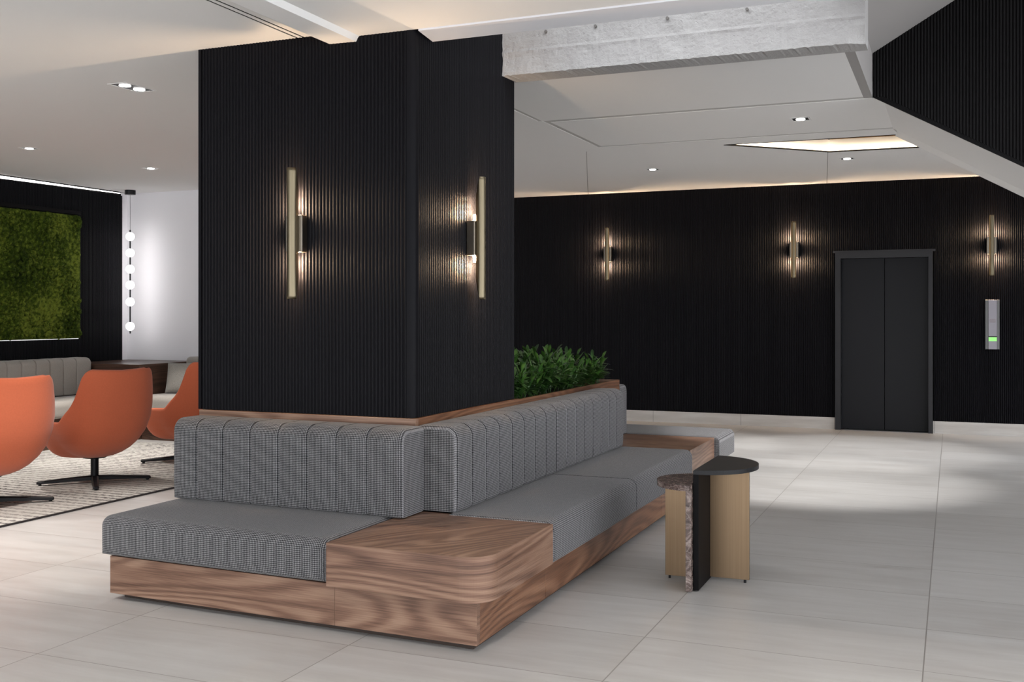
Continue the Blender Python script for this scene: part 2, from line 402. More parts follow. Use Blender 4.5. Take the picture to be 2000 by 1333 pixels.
# dark fluted wall between the two stair flights, the upper flight's soffit and the end of the landing
bm = bmesh.new()
yd = 8.06
ribs(bm, (-.535, yd), (4.7, yd), 0, 1, (0,-1), .0213, .0075)
for v in bm.verts:
    zt = 3.29 + .588*(v.co.x+.535); zb = z_flight(v.co.x)
    v.co.z = zb if v.co.z < .5 else zt
struct('wall_stair', bm, M['plainblack'])
bm = bmesh.new()
P = [(-.60,3.252),(4.7,3.252+.588*5.3),(4.7,3.5+.588*5.3),(-.60,3.5)]
A = [bm.verts.new((x,4.9,z+.0)) for x,z in P]; B = [bm.verts.new((x,yd+.03,z)) for x,z in P]
bm.faces.new(A); bm.faces.new(B[::-1])
for i in range(4): bm.faces.new((A[i], B[i], B[(i+1)%4], A[(i+1)%4]))
struct('ceiling', bm, M['soffit'])
bm = bmesh.new(); box(bm, -.60, -.54, 6.12, yd+.02, ZB, 3.6); box(bm, -.75, -.45, yd+.025, yd+.16, ZB+.121, 3.29); struct('trim_7', bm, M['soffit'])

# white concrete beam from the column
bm = bmesh.new()
NX, NZ = 150, 46
x0, x1, z0, z1, y0, y1 = -2.53, -.43, 2.842, 3.55, 5.874, 6.09
def cy(x, z):
    q = 0
    for zl, w in ((2.975, .010), (3.118, .008), (3.30, .008)):
        q -= .010*math.exp(-((z-zl-.006*noise.noise(Vector((x*3,0,0))))/w*1.2)**2)*(0.6+.4*noise.noise(Vector((x*22,zl,1))))
    q += .006*noise.noise(Vector((x*9, z*9, 3))) + .003*noise.noise(Vector((x*40, z*40, 5)))
    q += .05*sstep(x1-.10, x1, x)*sstep(z0+.10, z0, z) if z < z0+.1 else 0
    return q
g = [[bm.verts.new((x0+(x1-x0)*i/NX, y0+cy(x0+(x1-x0)*i/NX, z0+(z1-z0)*j/NZ), z0+(z1-z0)*j/NZ + (.006*noise.noise(Vector((i*.6,0,9))) if j == 0 else 0))) for j in range(NZ+1)] for i in range(NX+1)]
for i in range(NX):
    for j in range(NZ): bm.faces.new((g[i][j], g[i+1][j], g[i+1][j+1], g[i][j+1]))
bk = [[bm.verts.new((x0+(x1-x0)*i/NX, y1, z)) for z in (z0+.004, z1)] for i in range(NX+1)]
for i in range(NX):
    bm.faces.new((g[i][0], bk[i][0], bk[i+1][0], g[i+1][0])); bm.faces.new((bk[i][0], bk[i][1], bk[i+1][1], bk[i+1][0]))
    bm.faces.new((g[i][NZ], g[i+1][NZ], bk[i+1][1], bk[i][1]))
bm.faces.new([g[NX][j] for j in range(NZ+1)] + [bk[NX][1], bk[NX][0]])
bm.faces.new([g[0][j] for j in range(NZ, -1, -1)] + [bk[0][0], bk[0][1]])
o = struct('trim_8', bm, M['concrete'], smooth=False)
bm = bmesh.new()                                       # tie holes along the beam's top
for x in (-2.24, -1.93, -1.50, -1.05):
    tube(bm, (x, y0-.012, 3.082), (x, y0+.01, 3.082), .009, n=10)
struct('trim_9', bm, mat('tie hole shadow grey', (.16,.15,.14), .9))

# rear fluted wall with lift opening
YW = 13.2
bm = bmesh.new()
ribs(bm, (-6.0, YW), (-1.318, YW), .142, ZB, (0,-1)); ribs(bm, (-.205, YW), (4.2, YW), .142, ZB, (0,-1))
ribs(bm, (-1.318, YW), (-.205, YW), 2.14, ZB, (0,-1))
struct('wall_back', bm, M['ribs'])
bm = bmesh.new(); box(bm, -6.0, 6.2, YW+.14, YW+.3, 0, 3.6); box(bm, -6.0, -1.31, YW+.02, YW+.14, 0, 3.6); box(bm, -.21, 6.2, YW+.02, YW+.14, 0, 3.6); struct('wall_rear_core', bm, M['plainblack'])
bm = bmesh.new(); box(bm, -6.0, -1.306, YW-.012, YW+.02, 0, .142); box(bm, -.213, 6.2, YW-.012, YW+.02, 0, .142)
struct('baseboard_back', bm, M['basetile'])
# lift
d = thing('door_1', None, None, (-.76, YW, 0)); d['kind'] = 'structure'
def rel(bm, o): bmesh.ops.translate(bm, verts=bm.verts, vec=(-o.location.x, -o.location.y, -o.location.z)); return bm
bm = bmesh.new()
box(bm, -1.304, -1.240, YW-.06, YW+.13, 0, 2.12); box(bm, -.262, -.215, YW-.06, YW+.13, 0, 2.12); box(bm, -1.240, -.262, YW-.06, YW+.13, 2.055, 2.12)
box(bm, -1.335, -.185, YW-.02, YW+.01, 2.122, 2.15)
mk('door_frame', rel(bm, d), M['elevframe'], d)
bm = bbox(-1.240, -.754, YW+.09, YW+.12, .004, 2.055, .002, 1); mk('door_leaf', rel(bm, d), M['elev'], d)
bm = bbox(-.749, -.262, YW+.09, YW+.12, .004, 2.055, .002, 1); mk('door_leaf', rel(bm, d), M['elev'], d)
bm = bmesh.new(); box(bm, -1.30, -.22, YW-.02, YW+.13, .0005, .004); mk('door_sill', rel(bm, d), M['steelside'], d)
# lift call station
c = thing('lift_call_panel', 'narrow stainless lift call panel with green display on the black fluted wall', 'call panel', (.416, YW-.008, 1.27))
mk('backplate', bbox(-.075, .075, -.03, 0, -.283, .283, .002, 1), M['steelside'], c)
mk('faceplate', bbox(-.043, .047, -.042, -.03, -.283, .283, .002, 1), M['steel'], c)
mk('display', bbox(-.040, .044, -.046, -.041, -.19, -.145), M['green'], c)
bm = bmesh.new(); box(bm, -.043, .047, -.045, -.041, -.142, -.132); mk('label_strip', bm, M['black_metal'], c)
for z in (-.235, -.10):
    bm = bmesh.new(); tube(bm, (.002, -.041, z), (.002, -.048, z), .017, n=20); mk('call_button', bm, M['steel'], c)
bm = bmesh.new(); box(bm, -.03, .034, -.0435, -.041, .02, .065); mk('nameplate', bm, mat('smoked plastic', (.2,.17,.19), .3), c)

# lounge walls
XW = -9.37
bm = bmesh.new(); ribs(bm, (XW, -6), (XW, 10.02), 0, ZL-.035, (1,0), .0213, .0085); struct('wall_left', bm, M['ribs'])
bm = bmesh.new(); box(bm, XW-.6, XW-.021, -6, 10.02, 0, 3.0); struct('wall_left_core', bm, M['plainblack'])
bm = bmesh.new()
pts = [(XW-.02, 10.021)] + [(XW-.3+.5-.5*math.cos(a*PI/20), 10.021 + .0) for a in ()]
box(bm, XW-.6, -5.9, 10.12, 10.3, 0, 3.0); box(bm, XW-.6, XW-.01, 10.021, 10.12, 0, ZL)
struct('wall_lounge', bm, M['whitewall'])
bm = bmesh.new(); box(bm, -5.9, -5.8, 10.1, 13.22, 0, 3.2); struct('wall_side', bm, M['whitewall'])
bm = bmesh.new(); box(bm, 6.2, 6.35, 7.0, 14, 0, 5.3); box(bm, 6.2, 6.35, -6, 7.0, 2.80, 5.3); struct('wall_right', bm, M['whitewall'])
# cove light between fluted wall and ceiling
bm = bmesh.new(); prism(bm, [(-2,0),(10.0,0),(10.0,.008),(7.8,.033),(-2,.033)], 0, .008)
for v in bm.verts: v.co = Vector((XW-.019+v.co.z, v.co.x, ZL-.001-v.co.y))
o = mk('cove_light', bm, M['led']); tag(o, 'white glowing strip in the gap above the black fluted wall over the moss', 'light strip')
bm = bmesh.new(); box(bm, XW-.06, XW+.08, -6, 10.12, ZL+.09, ZL+.15); struct('trim_10', bm, M['white'])

# ---------------------------------------------------------------- fluted column
CX0, CX1, CY0, CY1, CZ = -3.872, -2.53, 4.74, 6.06, .866
bm = bmesh.new()
ribs(bm, (CX0+.012, CY0), (CX1-.036, CY0), CZ, 3.6, (0,-1), .0213, .0085)
ribs(bm, (CX1, CY0+.036), (CX1, CY1), CZ, 3.6, (1,0), .0213, .0085)
ribs(bm, (CX1, CY1), (CX0, CY1), CZ, 3.6, (0,1)); ribs(bm, (CX0, CY1), (CX0, CY0+.02), CZ, 3.6, (-1,0))
r = .03
pts = [(CX1-.036, CY0+.03), (CX1-.036, CY0-.009)] + [(CX1-.022+r*math.cos(a), CY0+.022+r*math.sin(a)) for a in [(-90+10*i)*PI/180 for i in range(10)]] + [(CX1+.009, CY0+.036), (CX1-.03, CY0+.036)]
prism(bm, pts, CZ, 3.6); box(bm, CX0-.008, CX0+.012, CY0-.008, CY0+.02, CZ, 3.6)
struct('wall_column', bm, M['ribs'])

# ---------------------------------------------------------------- island bench
def cushion(L, D, H, seams=(), rf=.055, rs=.02, rend=.045, groove=.012, puff=.006, n_arc=7, both_end=True):
    """upholstered block: length along +x (0..L), front at y=0, back at y=D, z 0..H; front/top edge rounded, ends rounded"""
    ss = set([0, L]); N = max(12, int(L/.03))
    for i in range(N+1): ss.add(round(L*i/N, 4))
    for k in range(7):
        q = rend*(1-math.cos(PI/2*k/6)); ss.add(round(q, 4)); ss.add(round(L-q, 4))
    for s in seams:
        for q in (-.022, -.012, -.006, -.003, 0, .003, .006, .012, .022): ss.add(round(s+q, 4))
    ss = sorted(ss)
    prof = []                                     # y, z, outward ny, nz, front weight
    def arc(cy_, cz_, r, a0, a1, n, w):
        for i in range(n+1):
            a = a0+(a1-a0)*i/n; prof.append((cy_+r*math.cos(a), cz_+r*math.sin(a), math.cos(a), math.sin(a), w))
    arc(rs, rs, rs, 1.5*PI, PI, 3, .6)            # front bottom
    for i in range(1, 6): z = rs+(H-rf-rs)*i/6; prof.append((0, z, -1, 0, 1))
    arc(rf, H-rf, rf, PI, PI/2, n_arc, 1)         # front top
    for i in range(1, 4): prof.append((rf+(D-rf-rs)*i/4, H, 0, 1, .8))
    arc(D-rs, H-rs, rs, PI/2, 0, 3, .2)
    arc(D-rs, rs, rs, 0, -PI/2, 3, 0)
    edges = sorted(seams); bounds = [0]+list(edges)+[L]
    bm = bmesh.new(); uvl = bm.loops.layers.uv.verify(); rings = []
    for s in ss:
        e = min(s, L-s); sh = 0
        if e < rend: sh = rend - math.sqrt(max(0, rend*rend-(rend-e)**2))
        g = 0
        for q in edges: g = max(g, math.exp(-((s-q)/.005)**2))
        pf = 0
        for a, b in zip(bounds[:-1], bounds[1:]):
            if a <= s <= b and b > a: pf = max(0.0, math.sin(PI*(s-a)/(b-a)))**.5
        ring = []
        for (y, z, ny, nz, w) in prof:
            o = -groove*g*w + puff*pf*w*(1 if len(edges) else .6) - sh
            if w < .7: o += sh
            yy, zz = y+ny*o, z+nz*o
            if w < .7: yy = max(yy, sh); zz = min(zz, H-sh)
            ring.append(bm.verts.new((s, yy, max(0, zz))))
        rings.append(ring)
    arcl = [0]
    for i in range(1, len(prof)): arcl.append(arcl[-1]+math.hypot(prof[i][0]-prof[i-1][0], prof[i][1]-prof[i-1][1]))
    arcl.append(arcl[-1]+D); m_ = len(prof)
    for i in range(len(ss)-1):
        for j in range(m_):
            k = (j+1) % m_
            f = bm.faces.new((rings[i][j], rings[i+1][j], rings[i+1][k], rings[i][k])); f.smooth = True
            for l, (u, v) in zip(f.loops, ((ss[i], arcl[j]), (ss[i+1], arcl[j]), (ss[i+1], arcl[j+1]), (ss[i], arcl[j+1]))): l[uvl].uv = (u, v)
    for ring, rev in ((rings[0], False), (rings[-1], True)):
        f = bm.faces.new(ring if not rev else ring[::-1]); f.smooth = False
        for l in f.loops: l[uvl].uv = (l.vert.co.y, l.vert.co.z)
    bmesh.ops.recalc_face_normals(bm, faces=bm.faces)
    return bm
def place(bm, mat4=None, ox=0, oy=0, oz=0, rz=0, skew=False):
    c, s = math.cos(rz), math.sin(rz)
    for v in bm.verts:
        x, y = v.co.x, v.co.y
        v.co.x = ox + c*x - s*y; v.co.y = oy + s*x + c*y; v.co.z += oz
        if skew: v.co.y += .030*max(0, -1.80 - v.co.x)
    return bm
def skewbm(bm):
    for v in bm.verts: v.co.y += .030*max(0, -1.80 - v.co.x)
    return bm
bench = thing('island_bench', 'walnut island bench with checked grey cushions wrapped around the black fluted column', 'bench')
# plinth and base panels
bm = bmesh.new(); prism(bm, [(-3.765, 3.985), (-1.84, 3.972), (-1.84, 8.90), (-3.765, 8.90)], 0, .034); skewbm(bm); mk('plinth', bm, M['plinth'], bench)
def panel(x0, x1, y0, y1, z0, z1, m='walnut', sk=True, name='base_panel'):
    bm = bbox(x0, x1, y0, y1, z0, z1, .0012, 1)
    if sk: skewbm(bm)
    return mk(name, bm, M[m], bench)
panel(-3.805, -2.498, 3.927, 3.96, .03, .212); panel(-2.497, -1.803, 3.927, 3.96, .03, .212)
ys = [3.961, 4.72, 6.9, 8.93]
for i in range(3): panel(-1.836, -1.803, ys[i], ys[i+1]-.001, .03, .212, 'walnut_b', False)
panel(-3.805, -3.775, 3.961, 8.93, .03, .212, 'walnut', True); panel(-3.774, -1.837, 8.90, 8.93, .03, .212, 'walnut', False)
bm = bmesh.new(); box(bm, -3.77, -1.84, 3.965, 8.895, .14, .208); skewbm(bm); mk('seat_deck', bm, M['plinth'], bench)
# corner tables
def rtable(x0, x1, y0, y1, z0, z1, corner, r=.13):
    pts = []
    for (cx, cyy, nm, a0) in ((x1-r, y0+r, 'fr', -90), (x1, y1, 'br', 0), (x0, y1, 'bl', 0), (x0, y0, 'fl', 0)):
        if nm == corner:
            for i in range(17): a = (a0+90*i/16)*PI/180; pts.append((cx+r*math.cos(a), cyy+r*math.sin(a)))
        elif nm == 'fr': pts.append((x1, y0))
        else: pts.append((cx, cyy))
    bm = bmesh.new(); prism(bm, pts, z0, z1)
    return bm
bm = rtable(-2.511, -1.745, 3.88, 4.664, .212, .402, 'fr')
es = [e for e in bm.edges if abs(e.verts[0].co.z-e.verts[1].co.z) < 1e-6]
bmesh.ops.bevel(bm, geom=es, offset=.0015, segments=1, affect='EDGES')
# wrap uv continuously round the curved front
bm.normal_update(); uvl = bm.loops.layers.uv.verify()
for f in bm.faces:
    for l in f.loops:
        c_ = l.vert.co
        if abs(f.normal.z) > .7: l[uvl].uv = (c_.x*.5+c_.y*.85, c_.x*.85-c_.y*.5+2)
        else:
            cx, cyy, r = -1.745-.13, 3.88+.13, .13
            if c_.x <= cx+1e-5: u = c_.x-cx
            elif c_.y >= cyy-1e-5: u = r*PI/2 + (c_.y-cyy)
            else: u = r*math.atan2(c_.x-cx, cyy-c_.y)
            l[uvl].uv = (u, c_.z+.35)
skewbm(bm)
o = mk('corner_table', bm, M['walnut'], bench, uv=False); o['label'] = 'square walnut tabletop block with one rounded corner, nearest the camera'
mk('corner_filler', bbox(-2.511, -2.28, 4.665, 4.715, .212, .400), M['walnut'], bench)
bm = bbox(-2.50, -1.762, 7.552, 8.392, .212, .402, .0015, 1); o = mk('corner_table', bm, M['walnut'], bench); o['label'] = 'square walnut tabletop block at the far corner'
# core box behind the backs, ledge and planter walls
mk('core_panel', bbox(-3.858, -2.503, 4.712, 4.74, .39, CZ-.002, .001, 1), M['walnut'], bench)
mk('core_panel', bbox(-2.532, -2.503, 4.741, 6.085, .39, CZ-.002, .001, 1), M['walnut_b'], bench)
bm = bmesh.new(); box(bm, CX0-.0, -2.52, 4.735, 6.06, CZ-.03, CZ-.004); mk('ledge', bm, M['walnut'], bench)
tr = mk('planter_panel', bbox(-2.528, -2.503, 6.086, 8.235, .39, .858, .001, 1), M['walnut_b'], bench)
mk('planter_panel', bbox(-3.83, -2.529, 8.21, 8.235, .39, .858, .001, 1), M['walnut'], bench)
mk('planter_panel', bbox(-3.858, -3.831, 4.741, 8.235, .39, .858, .001, 1), M['walnut'], bench)
bm = bmesh.new(); box(bm, -3.83, -2.53, 6.10, 8.209, .60, .80); mk('soil', bm, M['soil'], bench)
# seat cushions
bm = place(cushion(1.342, .62, .190, (), .05, .03, .05), ox=-3.858, oy=3.90, oz=.218, skew=True); mk('seat_cushion', bm, M['houndstooth'], bench, uv=False)
def yplace(bm, xfront, ystart, oz): return place(bm, ox=xfront, oy=ystart, oz=oz, rz=PI/2)     # length along +y, front facing +x
mk('seat_cushion', yplace(cushion(1.405, .56, .196, (), .05, .02, .012), -1.742, 4.668, .212), M['houndstooth'], bench, uv=False)
mk('seat_cushion', yplace(cushion(1.465, .56, .196, (), .05, .02, .012), -1.742, 6.076, .212), M['houndstooth'], bench, uv=False)
bm = place(cushion(2.08, .66, .196, (), .05, .03, .05), ox=-1.725, oy=9.08, oz=.212, rz=PI); mk('seat_cushion', bm, M['houndstooth'], bench, uv=False)
bm = place(cushion(3.4, .55, .196, (), .05, .03, .05), ox=-3.862, oy=8.3, oz=.212, rz=-PI/2); mk('seat_cushion', bm, M['houndstooth'], bench, uv=False)
# back cushions
sm = [.155+.176*i for i in range(8)][:7]
bm = place(cushion(1.412, .235, .425, [x+.008 for x in sm], .065, .02, .022), ox=-3.862, oy=4.468, oz=.408, skew=False)
for v in bm.verts: v.co.y += .024*max(0, -2.45 - v.co.x)
mk('back_cushion', bm, M['houndstooth'], bench, uv=False)
mk('back_cushion', yplace(cushion(1.42, .232, .425, [.175+.176*i for i in range(7)], .065, .02, .018), -2.27, 4.712, .408), M['houndstooth'], bench, uv=False)
mk('back_cushion', yplace(cushion(1.435, .232, .425, [.18+.178*i for i in range(7)], .065, .02, .018), -2.27, 6.135, .408), M['houndstooth'], bench, uv=False)
bm = place(cushion(1.35, .2, .40, [.16+.17*i for i in range(7)], .065, .02, .018), ox=-2.5, oy=8.44, oz=.408, rz=PI); mk('back_cushion', bm, M['houndstooth'], bench, uv=False)

# ---------------------------------------------------------------- plants in the planter
def plant_mesh(seed):
    rnd = random.Random(seed); V, F, Vs, Fs = [], [], [], []
    for k in range(11):
        a = rnd.uniform(0, 2*PI); tilt = rnd.uniform(.03, .6); hgt = rnd.uniform(.11, .225)
        base = Vector((rnd.uniform(-.03,.03), rnd.uniform(-.03,.03), 0)); tip = base + Vector((math.cos(a)*tilt*hgt, math.sin(a)*tilt*hgt, hgt))
        n = len(Vs); w = .0025
        for p in (base, tip):
            for q in ((w,0,0), (-w*.5,w*.8,0), (-w*.5,-w*.8,0)): Vs.append(tuple(p+Vector(q)))
        Fs += [(n+i, n+(i+1)%3, n+3+(i+1)%3, n+3+i) for i in range(3)] 
        for j in range(9):
            t_ = 1 - j*.075; p = base.lerp(tip, t_)
            b = rnd.uniform(0, 2*PI) if j else a; el = rnd.uniform(.1, .9) if j else 1.1
            L = rnd.uniform(.09, .15); Wd = L*rnd.uniform(.09, .135)
            d = Vector((math.cos(b)*math.cos(el), math.sin(b)*math.cos(el), math.sin(el)))
            sd = Vector((-math.sin(b), math.cos(b), 0)); up = sd.cross(d)*-1
            n = len(V)
            for (q, ww) in ((0, .12), (.3, .8), (.6, 1), (.85, .55), (1, .04)):
                c = p + d*L*q - Vector((0,0,1))*L*.28*q*q
                V.extend([tuple(c - sd*Wd*ww + up*Wd*.35*ww), tuple(c), tuple(c + sd*Wd*ww + up*Wd*.35*ww)])
            for i in range(4):
                for e in (0, 1): F.append((n+3*i+e, n+3*i+e+1, n+3*i+4+e, n+3*i+3+e))
    me = bpy.data.meshes.new('foliage'); me.from_pydata(V, [], F); me.materials.append(M['leaf'])
    for p in me.polygons: p.use_smooth = True
    ms = bpy.data.meshes.new('stems'); ms.from_pydata(Vs, [], Fs); ms.materials.append(M['leaf'])
    return me, ms
pm = [plant_mesh(s) for s in range(5)]
k = 0
for iy in range(12):
    for ix in range(4):
        y = 6.20 + iy*.174 + random.uniform(-.03,.03); x = -2.66 - ix*.24 + random.uniform(-.03,.03)
        p = thing('leafy_plant', 'low green bushy plant with narrow glossy leaves in the walnut planter behind the bench back', 'plant', (x, y, .797), random.uniform(0, 6.28), 'plants filling the walnut planter')
        p.scale = [random.uniform(.92, 1.12)*(1.06 if iy > 9 or 3 < iy < 6 else .97)]*3
        a, b = pm[k % 5]; link(bpy.data.objects.new('foliage', a), p); link(bpy.data.objects.new('stems', b), p); k += 1

# ---------------------------------------------------------------- sconces
def sconce_bar(H=.69, r=.027, D=.046, n=14, NZ_=40):
    """half tube along z, closed outer face toward -y; inner edge cut back toward both ends"""
    bm = bmesh.new(); rings = []
    for k in range(NZ_+1):
        z = -H/2 + H*k/NZ_; e = max(0.0, min(z+H/2, H/2-z))
        dep = D*(.50 + .50*min(1, (e/.11)**.8)) ; flare = 1 + .10*(1-min(1, e/.2))
        ring = []
        for i in range(n+1):
            a = PI*i/n; x = r*flare*math.cos(a); y = -.095 + r - r*math.sin(a)
            ring.append((x, y, z))
        back = -.095 + dep
        outer = [(-0+x, min(y, back), z) for x, y, z in ring]
        outer = [(r*flare, back, z)] + outer + [(-r*flare, back, z)]
        inner = [(x*.86, min(y+.004, back), z) for x, y, z in ring[::-1]]
        inner = [(-r*flare*.86, back, z)] + inner + [(r*flare*.86, back, z)]
        rings.append([bm.verts.new(p) for p in outer+inner])
    m_ = len(rings[0])
    for k in range(NZ_):
        for i in range(m_):
            j = (i+1) % m_; bm.faces.new((rings[k][i], rings[k][j], rings[k+1][j], rings[k+1][i]))
    h_ = m_//2
    for ring in (rings[0], rings[-1]):
        for i in range(h_-1):
            try: bm.faces.new((ring[i], ring[i+1], ring[m_-2-i], ring[m_-1-i]))
            except ValueError: pass
    bmesh.ops.recalc_face_normals(bm, faces=bm.faces)
    return bm
def sconce(label, loc, rz, power, group=None):
    t_ = thing('wall_sconce', label, 'wall lamp', loc, rz, group)
    o = mk('bar_shade', sconce_bar(), M['brass'], t_, uv=False)
    for p in o.data.polygons: p.use_smooth = True
    mk('backplate', bbox(-.052, .052, -.052, -.0005, -.098, .098, .004, 2), M['plate'], t_)
    bm = bmesh.new(); tube(bm, (0,-.045,-.012), (0,-.075,-.012), .006, n=10); tube(bm, (0,-.045,.012), (0,-.075,.012), .006, n=10); mk('bracket', bm, M['brass'], t_)
    for s in (1, -1):
        bm = bmesh.new(); tube(bm, (0,-.028,s*.098), (0,-.028,s*.135), .011, .007, n=14); mk('bulb', bm, M['bulb'], t_)
        for zz, f_ in ((.122, 1.0), (.150, .60), (.185, .30), (.225, .12)):
            ld = bpy.data.lights.new('sconce_glow', 'POINT'); ld.energy = power*f_; ld.color = (1, .70, .44); ld.shadow_soft_size = .012
            l = bpy.data.objects.new('sconce_glow', ld); link(l, t_); l.location = (0, -.034, s*zz)
    return t_
sconce('brass half tube wall lamp on the front face of the fluted column', (-3.212, CY0-.009, 1.820), 0, 4.2)
sconce('brass half tube wall lamp seen side on, on the right face of the column', (CX1+.009, 5.40, 1.822), PI/2, 3.6)
for x, lab in ((-4.158, 'brass wall lamp on the rear black wall, leftmost of three, right beside the column'), (-1.785, 'brass wall lamp on the rear black wall just left of the lift doors'), (.407, 'brass wall lamp on the rear black wall above the lift call panel')):
    sconce(lab, (x, YW-.009, 2.171), 0, 5.0)

# ---------------------------------------------------------------- side tables
def halfdisc(cx, cyy, rx, ry, z0, z1, side, n=28):
    pts = [(cx + side*rx*math.cos(a), cyy + ry*math.sin(a)) for a in [-PI/2+PI*i/n for i in range(n+1)]]
    if side < 0: pts = pts[::-1]
    bm = bmesh.new(); prism(bm, pts, z0, z1)
    es = [e for e in bm.edges if abs(e.verts[0].co.z-e.verts[1].co.z) < 1e-6]
    bmesh.ops.bevel(bm, geom=es, offset=.003, segments=2, affect='EDGES')
    return bm
t1 = thing('half_round_side_table', 'taller half round black side table with bronze plate leg on the tile floor', 'side table', (-1.19, 5.5, 0))
o_ = (-1.19, 5.5, 0)
mk('tabletop', rel(halfdisc(-1.204, 5.525, .272, .30, .588, .610, 1), t1), M['black_metal'], t1)
mk('side_panel', rel(bbox(-1.204, -1.176, 5.225, 5.825, .006, .588, .001, 1), t1), M['plainblack'], t1)
mk('leg_plate', rel(bbox(-1.176, -.972, 5.495, 5.511, .016, .588, .001, 1), t1), M['bronze'], t1)
bm = bmesh.new(); tube(bm, (-.995,5.503,0), (-.995,5.503,.017), .007, n=12); mk('foot', rel(bm, t1), M['black_metal'], t1)
bm = bmesh.new(); tube(bm, (-1.19,5.26,0), (-1.19,5.26,.008), .007, n=12); mk('foot', rel(bm, t1), M['black_metal'], t1)
bm = bmesh.new(); tube(bm, (-1.19,5.79,0), (-1.19,5.79,.008), .007, n=12); mk('foot', rel(bm, t1), M['black_metal'], t1)
t2 = thing('half_round_side_table', 'lower half round veined brown marble side table set against the black one', 'side table', (-1.24, 5.4, 0))
mk('tabletop', rel(halfdisc(-1.208, 5.375, .215, .215, .512, .540, -1), t2), M['marble'], t2)
mk('side_panel', rel(bbox(-1.234, -1.206, 5.19, 5.60, .006, .512, .001, 1), t2), M['marble'], t2)
mk('leg_plate', rel(bbox(-1.402, -1.234, 5.440, 5.456, .016, .512, .001, 1), t2), M['bronze'], t2)
for x, y in ((-1.38, 5.448), (-1.22, 5.22), (-1.22, 5.57)):
    bm = bmesh.new(); tube(bm, (x,y,0), (x,y,.017), .006, n=12); mk('foot', rel(bm, t2), M['black_metal'], t2)

# ---------------------------------------------------------------- lounge: rug, chairs, sofas, console, moss, pendant
rug = thing('area_rug', 'cream and charcoal flecked area rug with dark bound edge under the orange chairs', 'rug', (-7.2, 6.5, 0))
bm = bmesh.new(); box(bm, -8.55+7.2, -5.735+7.2, 3.6-6.5, 8.9-6.5, .0005, .012); mk('pile', bm, M['rug'], rug)
bm = bmesh.new(); box(bm, -5.735+7.2, -5.722+7.2, 3.6-6.5, 8.9-6.5, .0005, .013); mk('binding', bm, M['rugedge'], rug)

GZ = [(.205,0), (.207,.12), (.22,.30), (.25,.47), (.29,.61), (.35,.75), (.43,.87), (.53,.945), (.64,.985), (.76,1.0), (.93,1.0)]
def gz(z):
    for (a, p), (b, q) in zip(GZ[:-1], GZ[1:]):
        if z <= b: return p+(q-p)*(z-a)/(b-a)
    return 1
HR = [(0,.925), (36,.935), (41,.925), (45,.87), (50,.72), (55,.64), (70,.525), (73,.515), (125,.50), (135,.45), (145,.43), (180,.42)]
def hr(deg):
    for (a, p), (b, q) in zip(HR[:-1], HR[1:]):
        if deg <= b: return p+(q-p)*(deg-a)/(b-a)
    return .42
def plan(phi, off=0.0):
    c, s = -math.cos(phi), math.sin(phi); a = (.425 if c < 0 else .40)-off; b = .415-off; e = 2.7
    r_ = (abs(c/a)**e + abs(s/b)**e)**(-1/e)
    return c*r_, s*r_
def shell_pt(phi, z, off=0.0):
    x, y = plan(phi, off); g_ = gz(z+off*.6)**(1-.62*sstep(.1, -.8, math.cos(phi))); k_ = max(0, z-.40)
    return (x*g_ - .07*k_*max(0, math.cos(phi)), y*g_*(1-.06*max(0, z-.55)/.38), z)
